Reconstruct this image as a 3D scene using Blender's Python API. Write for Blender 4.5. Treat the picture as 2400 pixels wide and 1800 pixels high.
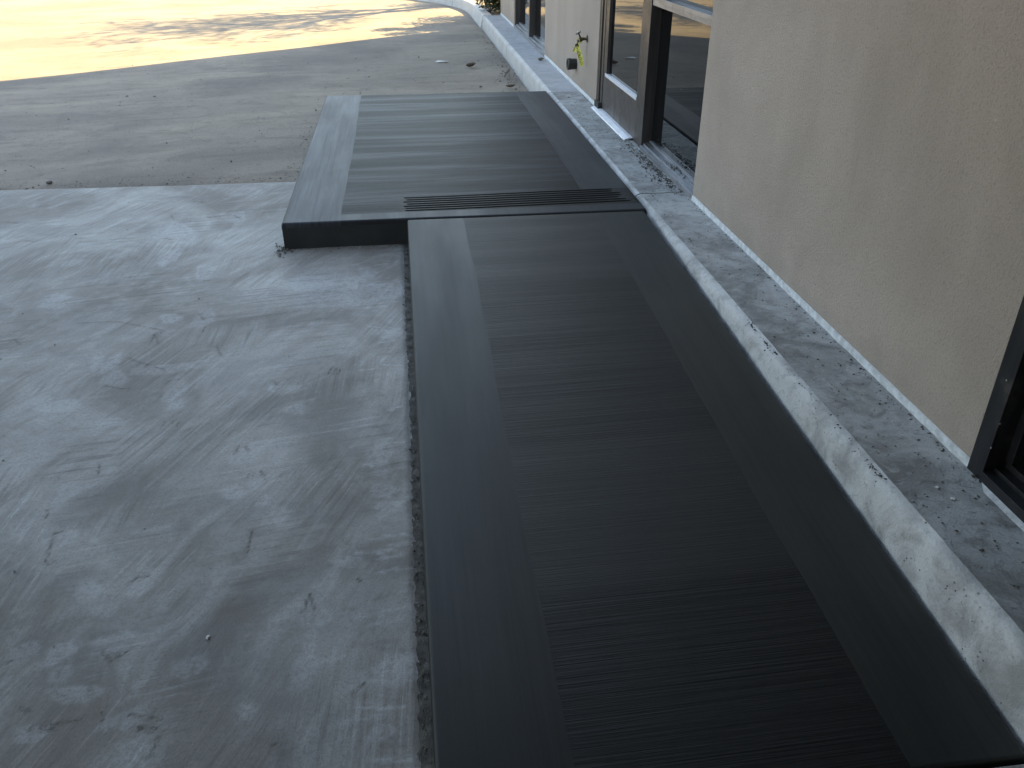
import bpy, bmesh, math, random
import numpy as np
from mathutils import Vector, noise as mnoise

for o in list(bpy.data.objects):
    bpy.data.objects.remove(o)
scene = bpy.context.scene
C = scene.collection
random.seed(7)
RNG = np.random.default_rng(7)

# ------------------------------------------------------------------ camera
cam_d = bpy.data.cameras.new('camera')
cam = bpy.data.objects.new('camera', cam_d)
C.objects.link(cam)
scene.camera = cam
cam_d.sensor_width = 36.0
cam_d.lens = 36.0 * 1952.9 / 2400.0
cam_d.clip_start = 0.02
cam_d.clip_end = 3000
cam.location = (0, 0, 1.6)
cam.rotation_euler = (math.radians(90 - 29.664), 0, math.radians(-7.111))

# ------------------------------------------------------------------ sky and sun
SUN_AZ = math.radians(54.0)      # from +Y towards +X
SUN_EL = math.radians(34.0)
world = bpy.data.worlds.new('World')
scene.world = world
world.use_nodes = True
wn = world.node_tree
bg = wn.nodes['Background']
sky = wn.nodes.new('ShaderNodeTexSky')
sky.sky_type = 'NISHITA'
sky.sun_disc = False
sky.sun_elevation = SUN_EL
sky.sun_rotation = SUN_AZ
sky.air_density = 1.0
sky.dust_density = 0.25
sky.ozone_density = 1.0
tint = wn.nodes.new('ShaderNodeMix')
tint.data_type = 'RGBA'
tint.blend_type = 'MULTIPLY'
tint.inputs[0].default_value = 1.0
tint.inputs[7].default_value = (1.19, 0.988, 0.765, 1)      # camera white balance for open shade
wn.links.new(sky.outputs[0], tint.inputs[6])
wn.links.new(tint.outputs[2], bg.inputs[0])
bg.inputs[1].default_value = 0.12

sun_d = bpy.data.lights.new('sun', 'SUN')
sun_d.energy = 4.0
sun_d.angle = math.radians(0.5)
sun_d.color = (1.0, 0.75, 0.35)
sun = bpy.data.objects.new('sun', sun_d)
C.objects.link(sun)
sd = Vector((math.sin(SUN_AZ) * math.cos(SUN_EL), math.cos(SUN_AZ) * math.cos(SUN_EL), math.sin(SUN_EL)))
sun.rotation_euler = sd.to_track_quat('Z', 'Y').to_euler()
sun.location = (8, 8, 12)

scene.render.engine = 'CYCLES'
scene.view_settings.view_transform = 'Standard'
scene.view_settings.look = 'None'
scene.view_settings.gamma = 1.0
scene.view_settings.exposure = 2.65

# ------------------------------------------------------------------ node helpers
class G:
    def __init__(self, name):
        self.m = bpy.data.materials.new(name)
        self.m.use_nodes = True
        self.t = self.m.node_tree
        self.b = self.t.nodes['Principled BSDF']
        self.pos = self.n('ShaderNodeNewGeometry').outputs['Position']
    def n(self, kind, **kw):
        nd = self.t.nodes.new(kind)
        for k, v in kw.items():
            setattr(nd, k, v)
        return nd
    def put(self, sock, v):
        if isinstance(v, bpy.types.NodeSocket):
            self.t.links.new(v, sock)
        elif isinstance(v, (tuple, list)) and len(v) == 3 and sock.type == 'RGBA':
            sock.default_value = (*v, 1)
        else:
            sock.default_value = v
    def map(self, scale=(1, 1, 1), rot=(0, 0, 0), loc=(0, 0, 0), vec=None):
        # rotate first, then scale
        r = self.n('ShaderNodeVectorRotate', rotation_type='EULER_XYZ')
        self.put(r.inputs[0], vec or self.pos)
        r.inputs['Rotation'].default_value = rot
        a = self.n('ShaderNodeVectorMath', operation='MULTIPLY_ADD')
        self.put(a.inputs[0], r.outputs[0])
        a.inputs[1].default_value = scale
        a.inputs[2].default_value = loc
        return a.outputs[0]
    def noise(self, scale, detail=3, rough=.55, vec=None, dist=0.0):
        nd = self.n('ShaderNodeTexNoise')
        self.put(nd.inputs['Vector'], vec or self.pos)
        nd.inputs['Scale'].default_value = scale
        nd.inputs['Detail'].default_value = detail
        nd.inputs['Roughness'].default_value = rough
        nd.inputs['Distortion'].default_value = dist
        return nd.outputs[0]
    def voro(self, scale, vec=None, feature='F1', out=0):
        nd = self.n('ShaderNodeTexVoronoi', feature=feature)
        self.put(nd.inputs['Vector'], vec or self.pos)
        nd.inputs['Scale'].default_value = scale
        return nd.outputs[out]
    def ramp(self, f, lo, hi, a=0.0, b=1.0):
        nd = self.n('ShaderNodeMapRange')
        nd.interpolation_type = 'SMOOTHSTEP'
        self.put(nd.inputs[0], f)
        for i, v in enumerate((lo, hi, a, b)):
            self.put(nd.inputs[1 + i], v)
        return nd.outputs[0]
    def mix(self, f, a, b, mode='MIX'):
        nd = self.n('ShaderNodeMix', data_type='RGBA', blend_type=mode)
        self.put(nd.inputs[0], f)
        self.put(nd.inputs[6], a)
        self.put(nd.inputs[7], b)
        return nd.outputs[2]
    def math(self, op, a, b=0.0, c=0.0):
        nd = self.n('ShaderNodeMath', operation=op)
        for i, v in enumerate((a, b, c)):
            self.put(nd.inputs[i], v)
        return nd.outputs[0]
    def attr(self, name):
        return self.n('ShaderNodeAttribute', attribute_name=name)
    def sep(self, v=None):
        nd = self.n('ShaderNodeSeparateXYZ')
        self.put(nd.inputs[0], v or self.pos)
        return nd.outputs
    def bump(self, h, dist, strength=1.0, prev=None):
        nd = self.n('ShaderNodeBump')
        nd.inputs['Strength'].default_value = strength
        nd.inputs['Distance'].default_value = dist
        self.put(nd.inputs['Height'], h)
        if prev is not None:
            self.put(nd.inputs['Normal'], prev)
        return nd.outputs[0]
    def out(self, color, rough=.6, normal=None, **kw):
        self.put(self.b.inputs['Base Color'], color)
        self.put(self.b.inputs['Roughness'], rough)
        if normal is not None:
            self.put(self.b.inputs['Normal'], normal)
        for k, v in kw.items():
            self.put(self.b.inputs[k.replace('_', ' ')], v)
        return self.m

PI = math.pi
def grey(v, t=(1, 1, 1)):
    return (v * t[0], v * t[1], v * t[2])

# ------------------------------------------------------------------ materials
def mat_apron():
    g = G('cured_concrete')
    big = g.noise(1.3, 5, .6, dist=.8)
    patch = g.noise(1, 6, .64, g.map((7.5, 3.2, 1), (0, 0, math.radians(30))), dist=.9)
    wet = g.noise(1, 4, .55, g.map((1.1, 2.4, 1), (0, 0, .2), (4.3, 1.2, 0)), dist=.9)
    st1 = g.noise(1, 6, .7, g.map((55, 1.9, 1), (0, 0, math.radians(24))), dist=.3)
    st2 = g.noise(1, 6, .7, g.map((1.9, 42, 1), (0, 0, math.radians(-10))), dist=.3)
    st3 = g.noise(1, 6, .7, g.map((60, 2.2, 1), (0, 0, math.radians(4)), (2, 7, 0)), dist=.3)
    wide = g.noise(1, 5, .62, g.map((6.5, 1.3, 1), (0, 0, math.radians(28))), dist=.9)
    fine = g.noise(210, 3, .65)
    which = g.ramp(g.noise(1.6, 3, dist=.6), .44, .58)
    w3 = g.ramp(g.noise(1.3, 2, vec=g.map(loc=(7, 3, 0))), .52, .62)
    streak = g.math('ADD', g.math('MULTIPLY', st1, g.math('SUBTRACT', 1, which)), g.math('MULTIPLY', st2, which))
    streak = g.math('ADD', g.math('MULTIPLY', streak, g.math('SUBTRACT', 1, w3)), g.math('MULTIPLY', st3, w3))
    a = g.mix(g.ramp(big, .34, .66), (.195, .176, .154), (.34, .326, .306))
    a = g.mix(g.math('MULTIPLY', g.ramp(wet, .44, .74), .6), a, (.15, .147, .147))
    a = g.mix(g.math('MULTIPLY', g.ramp(patch, .46, .74), .52), a, (.47, .46, .445))
    a = g.mix(g.math('MULTIPLY', g.ramp(patch, .46, .26), .38), a, (.155, .137, .116))
    a = g.mix(g.math('MULTIPLY', g.ramp(wide, .52, .70), .6), a, (.195, .172, .15))
    a = g.mix(g.math('MULTIPLY', g.math('MULTIPLY', g.ramp(streak, .48, .66), g.ramp(g.noise(2.3, 3, vec=g.map(loc=(3, 9, 0))), .36, .60)), .62), a, (.14, .126, .112))
    a = g.mix(g.math('MULTIPLY', g.math('MULTIPLY', g.ramp(streak, .47, .32), g.ramp(g.noise(2.6, 3, vec=g.map(loc=(1, 4, 0))), .40, .62)), .45), a, (.49, .49, .495))
    at = g.attr('marks')
    s = g.sep(at.outputs['Vector'])
    brk = g.noise(34, 5, .7, dist=.6)
    pale = g.math('MULTIPLY', s[0], g.ramp(brk, .28, .56))
    a = g.mix(g.math('MULTIPLY', pale, .60), a, (.52, .525, .54))
    dark = g.math('MULTIPLY', s[1], g.ramp(g.noise(70, 4, .75), .38, .60))
    a = g.mix(g.math('MULTIPLY', s[2], g.ramp(brk, .25, .65, .25, .65)), a, (.14, .122, .105))
    a = g.mix(g.math('MULTIPLY', dark, .9), a, (.045, .04, .035))
    a = g.mix(g.ramp(g.noise(95, 5, .85), .45, .66, 0, .45), a, (.12, .115, .11))
    a = g.mix(g.ramp(fine, .38, .75, 0, .22), a, (.11, .105, .10))
    r = g.ramp(big, .3, .7, .62, .46)
    r = g.math('ADD', r, g.ramp(streak, .3, .7, -.05, .10))
    h = g.math('ADD', g.math('MULTIPLY', streak, .7), g.math('MULTIPLY', fine, .5))
    h = g.math('SUBTRACT', h, g.math('MULTIPLY', dark, .8))
    return g.out(a, r, g.bump(h, .0026, .8), Specular_IOR_Level=.42)

def mat_fresh(name, axis, base=.055, dry=.0, broom=1.0, rough=.40, spec=.42, bdist=.0026, zones=False, tone=(.99, 1.02, .93)):
    """fresh damp concrete: axis 'x' broomed across, 'y' trowelled along"""
    g = G(name)
    if axis == 'x':
        fine = g.noise(1, 5, .75, g.map((.9, 150, 60), (0, 0, math.radians(-1.2))))
        band = g.noise(1, 5, .65, g.map((.42, 5.5, 1), (0, 0, math.radians(-1.0))))
        hair = g.noise(1, 5, .72, g.map((.55, 34, 1), (0, 0, math.radians(-1.6)), (3, 1, 0)))
        zone = g.ramp(g.noise(1, 3, .5, g.map((.3, 1.5, 1), loc=(5, .6, 0))), .36, .60, .25, 1.0)
        if zones:                                  # passes of the broom: two strongly brushed fields with smoother ones between
            yv = g.math('ADD', g.sep()[1], g.math('MULTIPLY', g.math('SUBTRACT', g.noise(1, 2, .5, g.map((1.2, 9, 1))), .5), .12))
            z1 = g.math('MULTIPLY', g.ramp(yv, 2.28, 2.36), g.ramp(yv, 3.62, 3.48))
            z2 = g.ramp(yv, 1.74, 1.62)
            zone = g.math('ADD', g.math('MULTIPLY', g.math('MAXIMUM', z1, z2), .9), .1)
    else:
        fine = g.noise(1, 5, .75, g.map((190, 3.0, 60)))
        band = g.noise(1, 4, .6, g.map((5, .8, 1)))
        hair = g.noise(1, 4, .7, g.map((48, .9, 1)))
        zone = 1.0
    grain = g.noise(420, 2, .6)
    blot = g.noise(1.7, 4, .6, dist=.5)
    b0 = (base * tone[0], base * tone[1], base * tone[2])
    b1 = tuple(c * 1.75 + .005 for c in b0)
    a = g.mix(g.ramp(blot, .3, .7), b0, tuple(c * 1.35 for c in b0))
    if zones:
        a = g.mix(g.math('SUBTRACT', 1, zone), a, tuple(c * 2.8 for c in b0))
    if dry > 0:  # pale drying streaks, with blue-grey sky sheen painted into their colour
        dn = g.math('ADD', g.math('MULTIPLY', band, .7), g.math('MULTIPLY', hair, .3))
        d = g.math('MULTIPLY', g.ramp(dn, .46, .64), dry)
        a = g.mix(d, a, (.085, .095, .130))
    a = g.mix(g.math('MULTIPLY', g.math('MULTIPLY', g.ramp(hair, .49, .66), .7 * broom), zone), a, tuple(c * .35 for c in b0))
    a = g.mix(g.math('MULTIPLY', g.math('MULTIPLY', g.ramp(hair, .46, .30), .6 * broom), zone), a, b1)
    a = g.mix(g.math('MULTIPLY', g.math('MULTIPLY', g.ramp(fine, .46, .72), .5 * broom), zone), a, tuple(c * .45 for c in b0))
    a = g.mix(g.ramp(grain, .45, .8, 0, .3), a, tuple(c * .5 for c in b0))
    r = g.ramp(band, .35, .68, rough + .05, rough - .03)
    h = g.math('ADD', g.math('MULTIPLY', fine, broom), g.math('MULTIPLY', grain, .25))
    h = g.math('ADD', h, g.math('MULTIPLY', g.math('MULTIPLY', hair, zone), 1.3 * broom))
    return g.out(a, r, g.bump(h, bdist if axis == 'x' else .0014, .8 * (broom if axis == 'y' else 1)), Specular_IOR_Level=spec)

def mat_fresh_side():
    g = G('fresh_concrete_side')
    a = g.mix(g.ramp(g.noise(6, 4), .3, .7), (.018, .0195, .020), (.030, .032, .033))
    return g.out(a, .62, g.bump(g.noise(140, 3), .0015))

def mat_old(name, lo, hi, pit=.75, spot=1.0):
    g = G(name)
    big = g.noise(3.5, 5, .65, dist=.8)
    mid = g.noise(14, 5, .7, dist=.5)
    fine = g.noise(170, 3, .65)
    pits = g.voro(38, g.map((1, 1, 1), vec=None))
    pn = g.noise(11, 3, .6)
    a = g.mix(g.ramp(big, .32, .68), lo, hi)
    a = g.mix(g.math('MULTIPLY', g.ramp(mid, .50, .70), .55 * spot), a, grey(.15, (1, .97, .92)))
    a = g.mix(g.math('MULTIPLY', g.ramp(mid, .46, .28), .45), a, tuple(min(.7, c * 1.35) for c in hi))
    st = g.noise(1, 5, .7, g.map((16, 60, 30), (0, 0, .25)), dist=.4)
    a = g.mix(g.math('MULTIPLY', g.ramp(st, .60, .74), .65 * spot), a, (.06, .055, .05))
    dots = g.math('MULTIPLY', g.ramp(pits, .16, .08), g.ramp(pn, .50, .62))
    a = g.mix(g.math('MULTIPLY', dots, pit), a, (.045, .04, .036))
    a = g.mix(g.ramp(fine, .4, .8, 0, .35), a, grey(.09))
    h = g.math('SUBTRACT', g.math('ADD', g.math('MULTIPLY', mid, 1.2), g.math('MULTIPLY', fine, .45)), g.math('MULTIPLY', dots, .9))
    return g.out(a, g.ramp(mid, .3, .7, .58, .78), g.bump(h, .004, .8))

def mat_kerb_face():
    g = G('pale_kerb_face')
    big = g.noise(5, 5, .65, dist=.7)
    fine = g.noise(150, 3, .65)
    mid = g.noise(26, 4, .7)
    z = g.sep()[2]
    a = g.mix(g.ramp(big, .34, .60), (.30, .295, .29), (.53, .525, .525))
    lowz = g.ramp(g.math('ADD', z, g.math('MULTIPLY', mid, .09)), .12, .02)
    a = g.mix(g.math('MULTIPLY', g.ramp(mid, .54, .70), .6), a, (.25, .248, .245))
    pits = g.math('MULTIPLY', g.ramp(g.voro(55), .20, .10), g.ramp(g.noise(18, 2), .48, .60))
    a = g.mix(g.math('MULTIPLY', pits, .8), a, (.09, .09, .09))
    a = g.mix(g.ramp(fine, .42, .8, 0, .3), a, (.22, .22, .22))
    h = g.math('SUBTRACT', g.math('ADD', mid, g.math('MULTIPLY', fine, .4)), pits)
    return g.out(a, .75, g.bump(h, .005, .8))

def mat_stucco():
    g = G('beige_stucco')
    big = g.noise(1.1, 5, .62, dist=.6)
    ver = g.noise(1, 4, .6, g.map((1, 3.2, .7)))
    grain = g.noise(95, 4, .75)
    g2 = g.noise(330, 2, .6)
    a = g.mix(g.ramp(big, .3, .7), (.362, .304, .260), (.44, .371, .322))
    a = g.mix(g.math('MULTIPLY', g.ramp(ver, .50, .74), .40), a, (.475, .40, .345))
    a = g.mix(g.ramp(grain, .48, .68, 0, .42), a, (.215, .185, .150))
    a = g.mix(g.ramp(g2, .55, .75, 0, .35), a, (.47, .42, .36))
    a = g.mix(g.math('MULTIPLY', g.ramp(g.noise(34, 4, .7), .62, .74), .40), a, (.19, .165, .135))
    z = g.sep()[2]
    splash = g.math('MULTIPLY', g.ramp(g.math('ADD', z, g.math('MULTIPLY', g.noise(9, 4, .65), .35)), .50, .30), .35)
    a = g.mix(splash, a, (.25, .222, .19))
    drip = g.math('MULTIPLY', g.ramp(g.noise(1, 4, .7, g.map((1, 26, .8))), .60, .74), g.ramp(g.noise(1.7, 2), .5, .65))
    a = g.mix(g.math('MULTIPLY', drip, .28), a, (.22, .19, .16))
    flk = g.math('MULTIPLY', g.ramp(g.voro(13), .075, .05), g.ramp(g.noise(4, 2), .65, .67))
    a = g.mix(flk, a, (.66, .64, .60))
    h = g.math('ADD', grain, g.math('MULTIPLY', g2, .5))
    return g.out(a, .88, g.bump(h, .0032, 1.0), Specular_IOR_Level=.2)

def mat_asphalt():
    g = G('dusty_asphalt')
    big = g.noise(.7, 5, .6, dist=.6)
    dust = g.noise(1, 5, .6, g.map((.5, .9, 1), (0, 0, -.3), (2, 5, 0)), dist=.7)
    mid = g.noise(6, 5, .68, dist=.6)
    track = g.noise(1, 5, .65, g.map((1.0, 7, 1), (0, 0, -.1)), dist=.5)
    agg = g.voro(80)
    fine = g.noise(170, 4, .75)
    a = g.mix(g.ramp(big, .32, .68), (.235, .208, .180), (.35, .305, .25))
    a = g.mix(g.math('MULTIPLY', g.ramp(dust, .47, .68), .75), a, (.43, .372, .295))
    a = g.mix(g.math('MULTIPLY', g.ramp(track, .50, .70), .40), a, (.175, .152, .130))
    a = g.mix(g.math('MULTIPLY', g.ramp(mid, .50, .72), .45), a, (.165, .145, .125))
    a = g.mix(g.ramp(fine, .44, .66, 0, .6), a, (.105, .094, .082))
    a = g.mix(g.math('MULTIPLY', g.ramp(agg, .26, .10), .40), a, (.42, .37, .30))
    grit = g.noise(44, 5, .8)
    a = g.mix(g.math('MULTIPLY', g.ramp(grit, .56, .68), .7), a, (.075, .067, .058))
    h = g.math('ADD', g.math('MULTIPLY', fine, .7), g.math('MULTIPLY', agg, .5))
    return g.out(a, .9, g.bump(h, .005, .9), Specular_IOR_Level=.2)

def mat_simple(name, c, rough=.5, metal=0.0, var=.25, sc=12, bump=.0, spec=.5):
    g = G(name)
    n = g.noise(sc, 4, .6)
    a = g.mix(g.ramp(n, .3, .7), tuple(x * (1 - var) for x in c), tuple(min(.95, x * (1 + var)) for x in c))
    nm = g.bump(g.noise(sc * 12, 3), bump) if bump else None
    return g.out(a, g.ramp(n, .3, .7, rough * .85, min(1, rough * 1.15)), nm, Metallic=metal, Specular_IOR_Level=spec)

def mat_bronze(name='bronze_anodised_frame', c=(.060, .053, .050), rough=.40):
    g = G(name)
    n = g.noise(1, 4, .6, g.map((30, 30, 2.2)))
    d = g.noise(9, 4, .65)
    a = g.mix(g.ramp(n, .35, .7), c, tuple(x * 1.5 for x in c))
    a = g.mix(g.math('MULTIPLY', g.ramp(d, .55, .75), .4), a, (.13, .115, .10))
    spots = g.math('MULTIPLY', g.ramp(g.voro(26), .10, .05), g.ramp(g.noise(7, 2), .56, .62))
    a = g.mix(spots, a, (.55, .54, .52))
    return g.out(a, g.ramp(d, .3, .7, rough * .8, rough * 1.3), None, Metallic=.35)

def mat_aluminium():
    g = G('weathered_aluminium')
    n = g.noise(1, 4, .6, g.map((40, 3, 40)))
    d = g.noise(16, 4, .65)
    a = g.mix(g.ramp(n, .35, .7), (.25, .26, .285), (.38, .39, .42))
    a = g.mix(g.math('MULTIPLY', g.ramp(d, .52, .70), .5), a, (.14, .13, .125))
    return g.out(a, .42, None, Metallic=.6)

def mat_glass():
    g = G('tinted_glass')
    d = g.noise(5, 4, .6)
    spots = g.math('MULTIPLY', g.ramp(g.voro(16), .055, .03), g.ramp(g.noise(5, 2), .52, .58))
    a = g.mix(spots, (.006, .0065, .007), (.30, .29, .27))
    return g.out(a, g.math('ADD', g.ramp(d, .4, .8, .015, .04), g.math('MULTIPLY', spots, .5)), None, IOR=1.5)

def mat_leaf(name, c):
    g = G(name)
    n = g.noise(9, 3)
    oi = g.n('ShaderNodeObjectInfo').outputs['Random']
    a = g.mix(g.ramp(n, .3, .7), tuple(x * .55 for x in c), tuple(x * 1.35 for x in c))
    return g.out(a, .55, None)

M = dict(
    apron=mat_apron(),
    ramp_panel=mat_fresh('damp_broomed_concrete', 'x', .0062, .0, .9, .44, .27, zones=True),
    ramp_band=mat_fresh('damp_trowelled_concrete', 'y', .0165, .0, .45, .44, .27),
    ramp_band_r=mat_fresh('damp_trowelled_concrete_inner', 'y', .0225, .0, .45, .44, .30),
    land_panel=mat_fresh('drying_sheen_broomed_concrete', 'x', .0135, .50, .9, .44, .09, tone=(.94, .99, 1.10)),  # bluish landing tones carry the sky's sheen as colour
    land_band=mat_fresh('dry_sheen_trowelled_concrete', 'y', .052, .45, .9, .44, .15, tone=(.92, .99, 1.16)),  # drier left band, its grazing sky sheen painted in lighter and bluer
    land_band_r=mat_fresh('damp_sheen_trowelled_concrete_edge', 'y', .034, .10, .5, .44, .15, tone=(.94, .99, 1.10)),
    groove=mat_fresh('grooved_concrete', 'x', .0115, .10, .5, .44, .11),
    side=mat_fresh_side(),
    walk=mat_old('old_walkway_concrete', (.22, .215, .205), (.46, .46, .455), .9, 1.2),
    walk_far=mat_old('clean_walkway_concrete', (.36, .36, .37), (.45, .455, .48), .3, .25),
    kerb=mat_kerb_face(),
    kerb_far=mat_old('clean_kerb_concrete', (.47, .455, .44), (.56, .55, .545), .15, .12),
    stucco=mat_stucco(),
    asphalt=mat_asphalt(),
    bronze=mat_bronze(),
    black=mat_bronze('black_anodised_frame', (.018, .018, .020), .40),
    kick=mat_bronze('brown_kick_panel', (.075, .066, .063), .42),
    alum=mat_aluminium(),
    glass=mat_glass(),
    white=mat_simple('white_metal_and_sky_glint', (.74, .75, .80), .35, .1, .08, 20),  # white threshold metal; also stands for sky reflected on the glazing bar
    strip=mat_simple('white_base_strip', (.56, .57, .58), .7, 0, .22, 30, .002),
    soil=mat_simple('dark_soil', (.12, .112, .10), .95, 0, .5, 30, .01),
    crumb=mat_simple('dirt_crumbs', (.10, .09, .076), .95, 0, .6, 60, .002),
    stone=mat_simple('grey_stone', (.11, .10, .09), .9, 0, .5, 40, .002),
    whitestone=mat_simple('white_stone', (.66, .66, .64), .8, 0, .15, 40, .001),
    pipe=mat_simple('black_plastic_pipe', (.018, .018, .019), .5, 0, .4, 30),
    pipe_rim=mat_simple('worn_pipe_rim', (.12, .10, .085), .7, 0, .4, 60),
    brass=mat_simple('tarnished_brass', (.075, .055, .032), .45, .7, .5, 60),
    chrome=mat_simple('bright_metal', (.6, .6, .58), .3, .9, .2, 60),
    tape=mat_simple('yellow_plastic_tape', (.72, .70, .16), .4, 0, .12, 25),
    ink=mat_simple('black_ink', (.02, .02, .015), .5, 0, .2, 30),
    dryleaf=mat_simple('dry_leaf', (.11, .08, .05), .8, 0, .5, 50, .002),
    paper=mat_simple('white_paper', (.78, .78, .76), .8, 0, .08, 30),
    twig=mat_simple('grey_twig', (.15, .125, .10), .85, 0, .4, 50, .002),
    bark=mat_simple('tree_bark', (.11, .085, .065), .9, 0, .4, 14, .01),
    leaf=mat_leaf('tree_foliage', (.075, .085, .03)),
    shrub=mat_leaf('shrub_foliage', (.036, .050, .018)),
    soffit=mat_simple('dark_brown_soffit', (.06, .05, .042), .7, 0, .2, 3),
    added_hill=mat_simple('added_hillside', (.085, .08, .05), .95, 0, .5, .02),
    rust=mat_simple('reddish_dirt', (.17, .10, .075), .9, 0, .4, 40, .003),
)

# ------------------------------------------------------------------ mesh helpers
def link(o, parent=None):
    C.objects.link(o)
    if parent is not None:
        o.parent = parent
    return o

def wloc(p):
    v = Vector((0, 0, 0))
    while p is not None:
        v += p.location
        p = p.parent
    return v

def mesh(name, verts, faces, mat, parent=None, smooth=None, loc=None):
    """verts in world metres; smooth: None, True or a list of flags per face"""
    off = wloc(parent)
    org = Vector(loc) if loc is not None else Vector((0, 0, 0))
    d = org + off if parent is None else off + org
    vs = np.asarray(verts, dtype=float) - np.array(d)
    me = bpy.data.meshes.new(name)
    me.from_pydata(vs.tolist(), [], faces)
    if smooth is not None:
        fl = [True] * len(me.polygons) if smooth is True else list(smooth)
        me.polygons.foreach_set('use_smooth', fl)
    me.materials.append(mat)
    me.update()
    o = bpy.data.objects.new(name, me)
    o.location = org
    return link(o, parent)

def empty(name, loc=(0, 0, 0), parent=None):
    o = bpy.data.objects.new(name, None)
    o.location = loc
    o.empty_display_size = .1
    return link(o, parent)

def tag(o, label=None, cat=None, group=None, kind=None):
    for k, v in (('label', label), ('category', cat), ('group', group), ('kind', kind)):
        if v:
            o[k] = v
    return o

BOXF = [(0, 3, 2, 1), (4, 5, 6, 7), (0, 1, 5, 4), (1, 2, 6, 5), (2, 3, 7, 6), (3, 0, 4, 7)]
def box_vf(x0, x1, y0, y1, z0, z1):
    return [(x0, y0, z0), (x1, y0, z0), (x1, y1, z0), (x0, y1, z0), (x0, y0, z1), (x1, y0, z1), (x1, y1, z1), (x0, y1, z1)], list(BOXF)

class MB:
    def __init__(self):
        self.v, self.f = [], []
    def add(self, v, f):
        n = len(self.v)
        self.v += [tuple(p) for p in v]
        self.f += [tuple(i + n for i in q) for q in f]
        return self
    def box(self, *a):
        return self.add(*box_vf(*a))
    def build(self, name, mat, parent=None, bevel=0.0, smooth=None):
        o = mesh(name, self.v, self.f, mat, parent, smooth)
        if bevel:
            bm = bmesh.new()
            bm.from_mesh(o.data)
            bmesh.ops.bevel(bm, geom=bm.edges[:], offset=bevel, segments=2, affect='EDGES', profile=.6)
            bm.to_mesh(o.data)
            bm.free()
        return o

def bx(name, dims, mat, parent=None, bevel=.0015):
    return MB().box(*dims).build(name, mat, parent, bevel)

def tube_vf(path, radii, seg=8, cap=True):
    path = [Vector(p) for p in path]
    V, F = [], []
    up = None
    for i, p in enumerate(path):
        t = (path[min(i + 1, len(path) - 1)] - path[max(i - 1, 0)]).normalized()
        if up is None or abs(up.dot(t)) > .95:
            up = Vector((0, 0, 1)) if abs(t.z) < .9 else Vector((1, 0, 0))
        a = t.cross(up).normalized()
        b = t.cross(a).normalized()
        r = radii[i] if isinstance(radii, (list, tuple)) else radii
        for k in range(seg):
            th = 2 * PI * k / seg
            V.append(p + (a * math.cos(th) + b * math.sin(th)) * r)
    for i in range(len(path) - 1):
        for k in range(seg):
            k2 = (k + 1) % seg
            F.append((i * seg + k, i * seg + k2, (i + 1) * seg + k2, (i + 1) * seg + k))
    if cap:
        F.append(tuple(range(seg)))
        F.append(tuple((len(path) - 1) * seg + k for k in reversed(range(seg))))
    return V, F

def lathe_vf(profile, centre, axis, seg=20):
    """profile: (distance along axis, radius)"""
    c, ax = Vector(centre), Vector(axis).normalized()
    a = ax.orthogonal().normalized()
    b = ax.cross(a)
    V, F = [], []
    for d, r in profile:
        for k in range(seg):
            th = 2 * PI * k / seg
            V.append(c + ax * d + (a * math.cos(th) + b * math.sin(th)) * r)
    for i in range(len(profile) - 1):
        for k in range(seg):
            k2 = (k + 1) % seg
            F.append((i * seg + k, i * seg + k2, (i + 1) * seg + k2, (i + 1) * seg + k))
    return V, F

def grid_mesh(name, xs, ys, zf, mat, parent=None, skirt=.0, xf=None):
    """height field over xs, ys (numpy); zf(X, Y) -> Z; skirt drops walls round it"""
    X, Y = np.meshgrid(xs, ys)
    Z = zf(X, Y)
    if xf is not None:
        X = xf(X, Y)
    ny, nx = X.shape
    V = np.stack([X, Y, Z], -1).reshape(-1, 3)
    i = np.arange(ny * nx).reshape(ny, nx)
    Fq = np.stack([i[:-1, :-1], i[:-1, 1:], i[1:, 1:], i[1:, :-1]], -1).reshape(-1, 4)
    faces = Fq.tolist()
    sm = [True] * len(faces)
    if skirt:
        ring = list(i[0, :]) + list(i[1:, -1]) + list(i[-1, -2::-1]) + list(i[-2:0:-1, 0])
        n0 = len(V)
        hi = V[ring].copy()
        low = hi.copy()
        low[:, 2] -= skirt
        V = np.vstack([V, hi, low])
        m = len(ring)
        for k in range(m):
            k2 = (k + 1) % m
            faces.append((n0 + k, n0 + m + k, n0 + m + k2, n0 + k2))
            sm.append(False)
    return mesh(name, V, faces, mat, parent, sm)

def dense(a, b, step, ends=()):
    """coordinates from a to b with extra ones near rounded ends ('lo', 'hi')"""
    xs = list(np.linspace(a, b, max(2, int(round((b - a) / step)) + 1)))
    for e in ends:
        for d in (.0008, .002, .004, .0065, .0095, .013, .018):
            xs.append(a + d if e == 'lo' else b - d)
    return np.array(sorted(set(round(float(x), 5) for x in xs)))

def rnd_edge(D, r=.012):
    d = np.clip(D, 0, r)
    return -(r - np.sqrt(np.maximum(r * r - (r - d) ** 2, 0)))

def wob(X, Y, f=3.0, s=0.0):
    return np.sin(X * f * 2.1 + 1.3 + s) * np.sin(Y * f * 1.7 + .4 + s) + .5 * np.sin(X * f * 5.3 + Y * f * 3.1 + s)

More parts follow.
